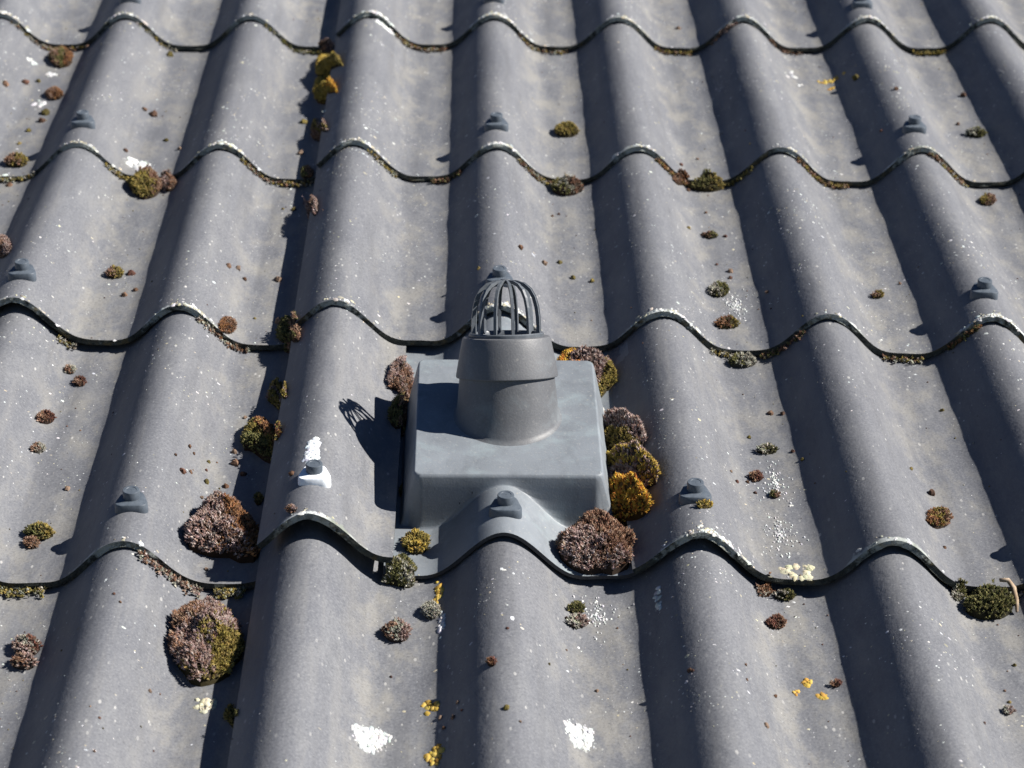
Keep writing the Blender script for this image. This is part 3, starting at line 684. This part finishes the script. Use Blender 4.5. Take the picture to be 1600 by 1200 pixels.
# white lichen flecks all over the sheets: one object
S = Soup(); n = 110000
fx = RNG.uniform(-.52, 1.02, n); fy = RNG.uniform(-.78, 1.25, n)
dens = np.clip(.5 + .6 * wob(fx * 5.5, fy * 3.2, 1.7), .08, 1) * np.clip(.4 + .9 * wob(fx * 17, fy * 11, 4.1), .05, 1) * np.clip(.6 + .9 * wob(fx * 60, fy * 35, 2.2), .1, 1)
cr = shape(fx); dens *= np.where(cr > .2, .9, .75) * np.where((fx > .05) & (fx < .32) & (fy > -.46) & (fy < 0), .04, 1) * np.where((fx > -.06) & (fx < .09) & (fy < 0), .35, 1)
keep = RNG.uniform(0, 1, n) < dens * .95; fx, fy = fx[keep], fy[keep]; n = len(fx)
fr = np.clip(RNG.lognormal(-7.05, .55, n), .0003, .0038)
crusts(S, fx, fy, fr, pick(RNG.choice([0, 0, 0, 1, 2], n), ['white', 'grey', 'cream'], .2), np.full(n, .0004), 6, RNG.uniform(.6, 1.3, n), RNG.normal(0, .5, n), 1)
n = 60000                                                                     # dense sprays of finer flecks in some of the troughs
gx = (RNG.choice([-2.5, -1.5, -.5, .5, 1.5, 2.5, 3.5, 4.5], n) + RNG.normal(.0, .15, n)) * PITCH_X; gy = RNG.uniform(-.78, 1.25, n)
keep = RNG.uniform(0, 1, n) < np.clip(wob(gx * 11, gy * 7, 7.7) * 1.1 - .25, 0, .6) * np.clip(.5 + wob(gx * 75, gy * 50, 1.2), .05, 1) * np.where((gx > .05) & (gx < .32) & (gy > -.46) & (gy < 0), 0, 1)
gx, gy = gx[keep], gy[keep]; n = len(gx)
crusts(S, gx, gy, np.clip(RNG.lognormal(-7.5, .4, n), .0003, .0015), pick(RNG.choice([0, 0, 1, 2], n), ['white', 'grey', 'cream'], .25) * .85, np.full(n, .0003), 5, None, 0.0, 1)
o = S.make('lichen_flecks', MAT_LICHEN, np.zeros(3), True); tag(o, 'small white lichen flecks sprinkled over the sheets', 'lichen', kind='stuff')

# moss bits lodged under the sheet edges and white crust on the lips: one object each
S = Soup()
def tuft_line(r, c, x0, x1, n, pals, spread=.004):
    x = RNG.uniform(x0, x1, n); y = edge_y(r, c, x) - np.abs(RNG.normal(0, spread, n)) - .0005; z = surf(x, y) + RNG.uniform(0, .004, n)
    nrm = np.stack([RNG.normal(0, .4, n), RNG.normal(-.5, .4, n), np.full(n, .8)], -1)
    shoots(S, np.stack([x, y, z], -1), nrm, RNG.uniform(.003, .005, n), RNG.uniform(.001, .0018, n), pick(RNG.integers(len(pals), size=n), pals, .3))
P_ = PITCH_X
for r, c, i0, i1, n, pals in [(0, 'L', -2.9, -2.3, 70, ['brown', 'olive', 'grey']), (0, 'L', -1.9, -1.6, 30, ['olive', 'grey']), (0, 'L', -.9, -.35, 90, ['olive', 'green', 'grey']),
        (0, 'R', .22, .62, 110, ['brown', 'olive', 'grey']), (0, 'R', 1.2, 1.6, 80, ['olive', 'grey', 'brown']), (0, 'R', 2.3, 2.6, 50, ['brown', 'olive']), (0, 'R', 2.75, 2.95, 60, ['pink', 'brown']), (0, 'R', 3.2, 3.5, 30, ['brown']), (0, 'R', 4.4, 4.65, 80, ['olive', 'yellow', 'green']),
        (1, 'L', -2.6, -2.3, 80, ['olive', 'green', 'grey']), (1, 'L', -1.8, -1.55, 100, ['olive', 'grey', 'olive']), (1, 'L', -.85, -.35, 120, ['grey', 'olive', 'brown']), (1, 'R', .1, .3, 50, ['grey', 'olive']), (1, 'R', .55, .75, 70, ['green', 'brown']),
        (1, 'R', 1.15, 1.4, 110, ['olive', 'brown', 'grey']), (1, 'R', 2.12, 2.4, 110, ['brown', 'olive', 'rust']), (1, 'R', 2.6, 2.8, 60, ['green', 'olive']), (1, 'R', 3.12, 3.5, 120, ['brown', 'olive']), (1, 'R', 4.05, 4.35, 110, ['brown', 'olive', 'grey']),
        (2, 'L', -1.75, -1.65, 40, ['olive', 'grey']), (2, 'L', -.9, -.6, 70, ['grey', 'brown']), (2, 'R', 2.3, 2.5, 50, ['olive', 'grey']), (2, 'R', 2.6, 2.85, 110, ['green', 'brown']), (2, 'R', 3.35, 3.6, 60, ['brown', 'olive', 'grey']), (2, 'R', 3.75, 3.92, 90, ['rust', 'green']),
        (3, 'L', -1.9, -1.42, 240, ['olive', 'grey', 'green']), (3, 'L', -.92, -.62, 200, ['pink', 'brown', 'grey']), (3, 'L', -.55, -.4, 150, ['grey', 'green', 'olive']), (3, 'R', 2.3, 2.4, 30, ['brown', 'grey']), (3, 'R', 3.4, 3.9, 60, ['grey', 'green'])]:
    off = XL if c == 'L' else 0
    tuft_line(r, c, i0 * P_ + off, i1 * P_ + off, n, pals, .003 if r < 3 else .005)
o = S.make('edge_moss', MAT_MOSS, np.zeros(3), False); tag(o, 'ragged moss lodged along the sheet edges', 'moss', kind='stuff')
S = Soup()
for r in range(0, 4):
    for c, ks in (('L', (-3, -2, -1)), ('R', (0, 1, 2, 3, 4, 5)) if r != 3 else ('R', (2, 3, 4)), ('P', (0,)) if r == 3 else ('P', ())):
        for k in ks:
            n = random.choice([8, 20, 45, 75]) if c != 'P' else 14
            w_ = random.uniform(.05, .11); m_ = random.uniform(.0, .08)
            x = (k + np.concatenate([RNG.normal(m_, w_, n), RNG.normal(.12, .16, n // 3)])) * P_ + (XL if c == 'L' else 0); n = len(x)
            y = edge_y(r, c, x) + np.abs(RNG.normal(0, .0042, n)) + .0010
            crusts(S, x, y, np.clip(RNG.lognormal(-6.6, .5, n), .0005, .0038), pick(RNG.choice([0, 0, 1, 2], n), ['white', 'grey', 'cream'], .3), np.full(n, .0005), 7)
o = S.make('edge_lichen', MAT_LICHEN, np.zeros(3), True); tag(o, 'white lichen crust on the lips of the sheet edges', 'lichen', kind='stuff')

# dry twig on the dark green hump
def tube(name, pts, rads, mat, label, cat, seg=7):
    c0 = pts[0]; V = []; F = []
    for i, p in enumerate(pts):
        d = pts[min(i + 1, len(pts) - 1)] - pts[max(i - 1, 0)]; d = d / np.linalg.norm(d)
        t = np.cross(d, [.1, .2, 1.]); t /= np.linalg.norm(t); b = np.cross(d, t)
        for k in range(seg):
            a = 2 * PI * k / seg; V.append(p - c0 + (t * math.cos(a) + b * math.sin(a)) * rads[i] * (1 + .2 * math.sin(k * 2.3 + i)))
    for i in range(len(pts) - 1):
        for k in range(seg): k2 = (k + 1) % seg; F.append((i * seg + k, i * seg + k2, (i + 1) * seg + k2, (i + 1) * seg + k))
    F += [tuple(range(seg))[::-1], tuple((len(pts) - 1) * seg + k for k in range(seg))]
    o = mesh_obj(name, V, F, mat, None, True); o.matrix_world = M @ Matrix.Translation(c0.tolist()); return tag(o, label, cat)
pts = [hit(u, v) + np.array([0, 0, dz]) for u, v, dz in ((1560, 920, .010), (1572, 925, .013), (1582, 935, .011), (1587, 948, .007), (1588, 960, .003))]
tube('twig', pts, [.0018, .0024, .0026, .0022, .0014], MAT_TWIG, 'bent dry twig beside the dark green moss hump', 'twig')
